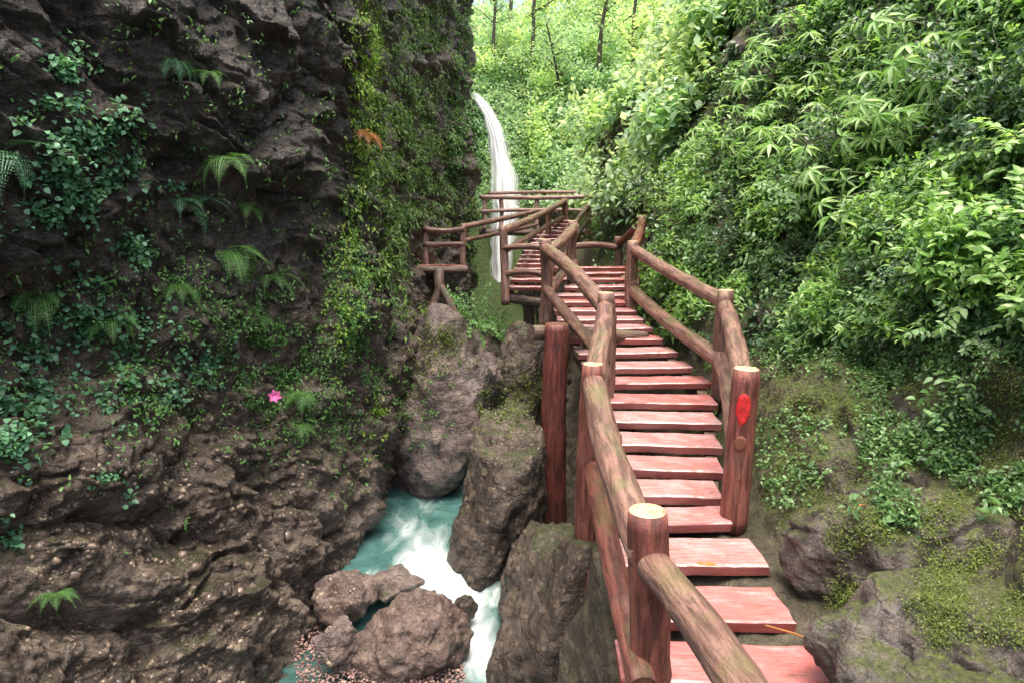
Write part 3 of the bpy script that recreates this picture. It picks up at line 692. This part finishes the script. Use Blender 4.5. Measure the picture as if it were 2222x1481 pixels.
def scatter(name,n,region,mat,label,cat,size=(.05,.09),width=.6,lift=(.02,.25),per=8,mask=None,simple=False,far=1.0,droop=.3,radial=.08,accept=None):
    random.seed(len(name)*7+n%97)
    lb=LB(); c=0; tries=0
    while c<n and tries<n*6:
        tries+=1; px,py=region()
        if mask and mask(px,py)<random.random(): continue
        p,nn=hit(px,py)
        if p is None: continue
        if accept and not accept(p): continue
        d=p.length; 
        if p.y<5.2 and .3<p.x<edge(p.y)+.08 and p.z<-1.3: continue
        h=noise.noise(p*1.5)+.5
        k=max(1,d/far)**.6 if far else 1
        base=p+nn*random.uniform(*lift)*max(.15,h)*k+UP*random.uniform(0,lift[1]*.4)
        for q in range(per):
            ax=(rv()+nn*.7-UP*droop).normalized(); up=(UP*.9+nn*.6+rv()*.45)
            lb.add(base+rv()*radial*k*random.random(),ax,up,random.uniform(*size)*k,width*random.uniform(.8,1.2))
        c+=1
    o=link(name,lb.mesh(name,simple),M[mat]); return tag(o,label,cat,kind='stuff')
def rect(x0,x1,y0,y1): return lambda:(random.uniform(x0,x1),random.uniform(y0,y1))
def recess(px,py):
    f=max(0,min(1,(px-1330)/190)); d=abs(py-lerp(340,120,f)); w=lerp(62,40,f)
    return 1310<px<1540 and d<w
def m_right(px,py):
    if recess(px,py): return .04
    v=.38+1.4*noise.noise(Vector((px*.007,py*.007,1.3)))
    bnd=np.interp(px,[1300,1400,1600,1700,1900,2222,2700],[560,640,740,780,750,710,730])
    if py>bnd: v*=.03
    return v
scatter('undergrowth',8500,rect(1290,2600,-250,1150),'lf_right','dense leafy undergrowth covering the right slope','undergrowth',(.03,.065),.58,(.02,.22),8,m_right,far=5)
scatter('dark_undergrowth',2600,rect(1290,2600,-250,760),'lf_dark','darker glossy undergrowth between the bright plants','undergrowth',(.035,.07),.55,(.0,.12),8,lambda a,b:(1-m_right(a,b))*(not recess(a,b)),far=5,simple=True)
scatter('bright_undergrowth',2200,rect(1400,2300,-50,740),'lf_bright','yellow-green young shoots lit from above on the right slope','undergrowth',(.035,.08),.42,(.1,.32),7,lambda a,b:(.12+1.5*noise.noise(Vector((a*.009,b*.009,7.7))))*(not recess(a,b)),far=5)
scatter('small_seedlings',2800,rect(1600,2300,700,1150),'lf_right','tiny green seedlings scattered over the mossy bank','ground cover',(.015,.035),.7,(.01,.04),6,lambda a,b:.6+noise.noise(Vector((a*.008,b*.01,5)))-(b-700)/700,far=0,radial=.05)
scatter('moss_tufts',5200,rect(1600,2300,780,1400),'lf_moss','fine moss tufts on the lower right bank and boulders','moss',(.007,.016),.5,(.0,.008),9,lambda a,b:.35+1.2*noise.noise(Vector((a*.009,b*.011,9))),simple=True,far=0,droop=0,radial=.035)
def clearfall(a,b): return not (a<1145 and b>180) and not recess(a,b)
farok=lambda p:p.y>19 or (p.y>12 and p.x>1)
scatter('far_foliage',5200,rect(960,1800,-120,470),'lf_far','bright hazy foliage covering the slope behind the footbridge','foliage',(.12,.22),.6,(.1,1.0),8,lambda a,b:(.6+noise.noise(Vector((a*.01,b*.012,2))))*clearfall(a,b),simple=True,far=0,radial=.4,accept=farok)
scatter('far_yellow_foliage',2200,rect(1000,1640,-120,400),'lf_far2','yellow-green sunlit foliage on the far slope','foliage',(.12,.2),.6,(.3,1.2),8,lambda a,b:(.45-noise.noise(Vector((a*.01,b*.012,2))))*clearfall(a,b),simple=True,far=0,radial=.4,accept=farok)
def gauss(cs):
    W=[c[4] for c in cs]
    def f():
        c=random.choices(cs,W)[0]; return random.gauss(c[0],c[2]),random.gauss(c[1],c[3])
    return f
def clump(s,th=0,seed=4): return lambda a,b: 1 if noise.noise(Vector((a*s,b*s,seed)))>th else .08
scatter('cliff_creepers',900,gauss([(170,380,80,70,4),(140,210,30,60,2),(240,290,60,40,2),(150,430,50,30,2),(120,800,100,80,4),(380,790,90,40,3),(180,690,80,40,2),(40,930,30,40,1),(300,540,25,18,1),(20,1180,18,25,.4),(240,1050,25,20,.4)]),'lf_blue','blue-green round-leaved creepers hanging on the near cliff','creeper',(.022,.05),.95,(.01,.06),6,clump(.018),far=0,radial=.07)
scatter('cliff_weeds',2000,gauss([(760,650,35,160,5),(640,900,70,60,3),(800,800,40,90,2),(560,700,60,60,2),(700,330,50,150,.8),(450,700,120,80,2),(620,820,60,40,2),(330,880,70,60,1),(900,880,40,40,.7),(250,720,200,150,2),(300,450,180,200,1.2),(450,150,200,120,1)]),'lf_fern','small green weeds growing down the edge of the cliff','weeds',(.015,.045),.5,(.01,.08),7,clump(.02,-.1),far=0,radial=.07)
scatter('hanging_vines',850,gauss([(805,90,14,80,4),(812,210,12,70,4),(782,330,16,60,2),(765,520,20,70,1.3),(745,660,20,70,1.3),(775,160,14,120,1),(820,900,14,50,.6)]),'lf_yellow','yellow-green vines hanging down the cliff corner','vine',(.022,.045),.6,(.02,.12),7,clump(.03,-.15),far=0,droop=1.0,radial=.08)
scatter('far_cliff_plants',1900,gauss([(910,150,45,130,4),(890,350,50,100,4),(850,420,30,120,2),(1035,500,12,70,2.5),(860,520,40,60,1),(940,50,45,60,2),(950,400,40,60,2)]),'lf_farcliff','ferny green growth on the receding part of the left cliff','cliff plants',(.05,.1),.4,(.02,.2),7,clump(.018,-.1),far=0,droop=.9,radial=.12,accept=lambda p:p.y<19)
scatter('corner_greenery',380,gauss([(1000,120,10,110,2),(985,330,12,70,2),(1030,540,10,50,1)]),'lf_fern','green plants fringing the far edge of the left cliff','plants',(.05,.09),.5,(.0,.08),7,far=0,droop=.6,radial=.08,accept=lambda p:p.y<19)
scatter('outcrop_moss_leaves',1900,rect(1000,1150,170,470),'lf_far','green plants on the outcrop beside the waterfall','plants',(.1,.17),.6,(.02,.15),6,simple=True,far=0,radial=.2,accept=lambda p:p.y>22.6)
scatter('boulder_moss',700,gauss([(960,770,50,30,2),(1095,880,40,30,3),(1150,840,20,20,1),(890,880,20,20,.5),(960,730,30,20,2)]),'lf_moss','moss and small leaves on the stream boulders','moss',(.015,.03),.6,(0,.02),7,simple=True,far=0,radial=.06)

def frond(L,seed,curve):
    random.seed(seed); lb=LB(); tb=TB(); d=Vector((0,math.cos(.9),math.sin(.9))); p=Vector((0,0,0)); n=20; pts=[p.copy()]
    for k in range(n):
        d=(d+Vector((0,.02,-curve))).normalized(); p=p+d*L/n; f=k/n; pts.append(p.copy())
        if k<2: continue
        w=L*.27*math.sin(math.pi*min(1,(f*.85+.18)))**.8*(1.05-f)
        for sd in (-1,1):
            ax=Vector((sd,0,0))+d*.35+rv()*.06; ax.normalize(); m=max(3,int(6*(1-f*.6)))
            for j in range(m):
                q=p+ax*w*j/m
                for s2 in (-1,1):
                    a2=(ax*.7+d*s2*.9).normalized(); lb.add(q,a2,d.cross(Vector((1,0,0)))*-1+rv()*.1,w/m*1.15*(1-.45*j/m),.5)
            lb.add(p+ax*w*.9,ax,UP,w*.25,.4)
    lb.add(p,d,UP,L*.06,.4); tb.tube(pts,[.008*(1-.8*i/n) for i in range(n+1)],4)
    return lb.mesh('frond',True,tb)
FR=[frond(1,50+i,.07+.02*i) for i in range(4)]
def put_fern(px,py,size,nf,label,mat='lf_fern',group=None):
    p,n=hit(px,py)
    if p is None: return
    Mx=Matrix.Translation(p); r=link('fern',None,M4=Mx); tag(r,label,'fern',group)
    h=Vector((n.x,n.y,0)).normalized(); base=math.atan2(h.y,h.x)-math.pi/2
    for k in range(nf):
        lm=FR[random.randrange(4)]; key=(lm.name,mat)
        if key not in MC:
            c=lm.copy(); c.materials.clear(); c.materials.append(M[mat]); MC[key]=c
        a=base+(k-(nf-1)/2)*(2.4/max(1,nf-1))+random.uniform(-.15,.15)
        X=Matrix.Translation(p)@Matrix.Rotation(a,4,'Z')@Matrix.Rotation(random.uniform(-.9,-.2),4,'X')@Matrix.Scale(size*random.uniform(.7,1.1),4)
        link('frond',MC[key],None,r,X)
random.seed(12)
for px,py,s,nf,lab in [(495,345,.48,5,'pale fern drooping from the dark rock in the upper middle of the cliff'),
 (395,440,.48,6,'long dark fern hanging left of the middle of the cliff'),(490,545,.52,8,'broad spreading fern on the ledge at mid height of the cliff'),
 (590,600,.42,5,'narrow fern hanging close to the cliff edge at mid height'),(5,330,.42,5,'large pale fern at the left edge of the photo'),
 (655,850,.35,7,'low fern just right of the pink flower'),(650,920,.3,6,'bright fern hanging over the brown bulging rock'),
 (375,130,.28,4,'thin dark fern high on the cliff, left one of two'),(450,160,.28,4,'thin dark fern high on the cliff, right one of two'),
 (560,690,.32,5,'small fern below the broad spreading fern'),(540,450,.38,4,'slim shaded fern above the broad spreading fern'),
 (90,640,.36,7,'arching fern low on the far left of the cliff'),(385,620,.33,6,'dark fern tuft left of the small fern'),
 (120,1285,.2,5,'little fern near the bottom left corner of the cliff'),(240,690,.33,5,'fern above the round-leaved creepers'),
 (860,460,.5,5,'fern on the receding cliff above the walkway platform')]:
    put_fern(px,py,s,nf,lab,'lf_blue' if px in (395,5,375) else 'lf_fern')
put_fern(785,290,.45,5,'withered orange fern on the cliff corner','lf_dead')
p,n=hit(597,868); fl=empty('flower',p,'single pink flower hanging on the brown cliff ledge','flower')
tw=-ray(597,858).normalized(); lb=LB(); c=p+tw*.26+UP*.04
for k in range(6):
    a=k*1.047; t1=tw.orthogonal().normalized(); t2=tw.cross(t1); lb.add(c,(t1*math.cos(a)+t2*math.sin(a)+tw*.4),tw,.06,.9)
link('petals',lb.mesh('petals'),M['pink'],fl); tb=TB(); tb.tube([p-n*.02,p+n*.06+UP*.04,c-tw*.005],[.003,.003,.003]); link('stem',tb.mesh('stem'),M['stem'],fl)
for px,py,t,lab in [(1530,1243,3.66,'dry tan leaf lying on the second red step from the bottom'),]:
    lb=LB(); q=P(px,py,t)+Vector((0,.03,.03)); lb.add(q,(1,.2,.02),UP,.09,.7); lb.add(q,(-.6,.7,.05),UP,.06,.8); tag(link('fallen_leaf',lb.mesh('leaf'),M['lf_dead']),lab,'leaf')
for px,py,lab in [(1700,945,'brown fallen leaf on the mossy bank above the lowest steps'),(1855,1110,'yellow fallen leaf on the mossy ledge')]:
    p,n=hit(px,py); lb=LB(); lb.add(p+n*.02,(1,.1,.4),n,.07,.6); tag(link('fallen_leaf',lb.mesh('leaf'),M['lf_dead']),lab,'leaf')
tb=TB(); tb.tube([P(1660,1368,3.2)+UP*.03,P(1720,1385,3.18)+UP*.03,P(1790,1412,3.15)+UP*.03],[.004,.005,.004]); tag(link('twig',tb.mesh('twig'),M['lf_dead']),'thin dry twig lying across the lowest steps','twig')

# ------------------------------------------------------------------ trees on the far slope
def tree_mesh(seed,H,cr):
    random.seed(seed); tb=TB(); lb=LB()
    pts=[Vector((0,0,-.5))]; d=Vector((random.uniform(-.1,.1),random.uniform(-.1,.1),1)); 
    for k in range(10): d=(d+rv()*.08).normalized(); pts.append(pts[-1]+d*H/10)
    tb.tube(pts,[.13*(1-.07*i) for i in range(11)],8)
    tips=[]
    for k in range(13):
        i=random.randint(4,10); a=random.random()*6.28; p=pts[i]; dd=Vector((math.cos(a),math.sin(a),random.uniform(.1,.8))).normalized(); bp=[p]
        L=cr*random.uniform(.6,1.1)
        for j in range(5): dd=(dd+rv()*.15).normalized(); bp.append(bp[-1]+dd*L/5); tips.append(bp[-1])
        tb.tube(bp,[.045*(1-.17*j) for j in range(6)],5)
    for tpt in tips:
        for c in range(3):
            b=tpt+rv()*.45*random.random()
            for q in range(7): lb.add(b+rv()*.2,rv()-UP*.3,UP+rv()*.5,random.uniform(.12,.2),.6)
    return tb.mesh('trunk'),lb.mesh('crown',True)
TR=[tree_mesh(300+i,H,cr) for i,(H,cr) in enumerate([(6,1.8),(7,2.0),(5,1.6)])]
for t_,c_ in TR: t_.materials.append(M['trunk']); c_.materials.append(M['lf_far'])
TR2=[]
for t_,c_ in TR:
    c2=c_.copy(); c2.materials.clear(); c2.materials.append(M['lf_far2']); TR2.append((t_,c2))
random.seed(21)
def put_tree(px,py,t,v,s,label,group=None,alt=False):
    x=P(px,py,t); r_=bvh.ray_cast(Vector((x.x,x.y,40)),Vector((0,0,-1)))
    z=r_[0].z if r_[0] else x.z
    Mx=Matrix.Translation((x.x,x.y,z))@Matrix.Rotation(random.random()*6.28,4,'Z')@Matrix.Scale(s,4)
    r=link('tree',None,M4=Mx); tag(r,label,'tree',group); tm,cm=(TR2 if alt else TR)[v]
    link('trunk',tm,None,r,Mx); link('crown',cm,None,r,Mx)
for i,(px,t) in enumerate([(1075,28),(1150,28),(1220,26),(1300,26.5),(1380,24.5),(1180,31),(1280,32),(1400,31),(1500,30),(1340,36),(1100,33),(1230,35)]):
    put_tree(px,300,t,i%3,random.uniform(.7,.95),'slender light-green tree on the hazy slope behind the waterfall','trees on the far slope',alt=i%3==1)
for px,t,v,lab in [(1515,20,1,'dark-trunked tree at the top centre-right, left one of two'),(1580,20.5,0,'dark-trunked tree at the top centre-right, right one of two'),(1660,17,2,'small tree at the crest of the right slope')]:
    put_tree(px,150,t,v,.9,lab)

# ------------------------------------------------------------------ light, camera
w=bpy.data.worlds.new('World'); SC.world=w; w.use_nodes=True; nt=w.node_tree; bg=nt.nodes['Background']
sky=nt.nodes.new('ShaderNodeTexSky'); sky.sky_type='NISHITA'; sky.sun_disc=False
sd=Vector((-.02,-.16,.97)).normalized(); sky.sun_elevation=math.asin(sd.z); sky.sun_rotation=math.atan2(sd.x,sd.y); sky.dust_density=8; sky.air_density=1.0; sky.ozone_density=.2
nt.links.new(sky.outputs[0],bg.inputs[0]); bg.inputs[1].default_value=.48
sl=bpy.data.lights.new('sun','SUN'); sl.energy=2.6; sl.angle=math.radians(35); sl.color=(1,.97,.91)
so=bpy.data.objects.new('sun',sl); COL.objects.link(so); so.rotation_mode='QUATERNION'; so.rotation_quaternion=sd.to_track_quat('Z','Y')
cam=bpy.data.cameras.new('camera'); cam.lens=24; cam.sensor_width=36; cam.clip_end=300; cam.clip_start=.05
co=bpy.data.objects.new('camera',cam); COL.objects.link(co); co.rotation_euler=(math.radians(90-9.2),0,0); SC.camera=co
SC.view_settings.view_transform='Standard'; SC.view_settings.look='None'; SC.view_settings.exposure=0
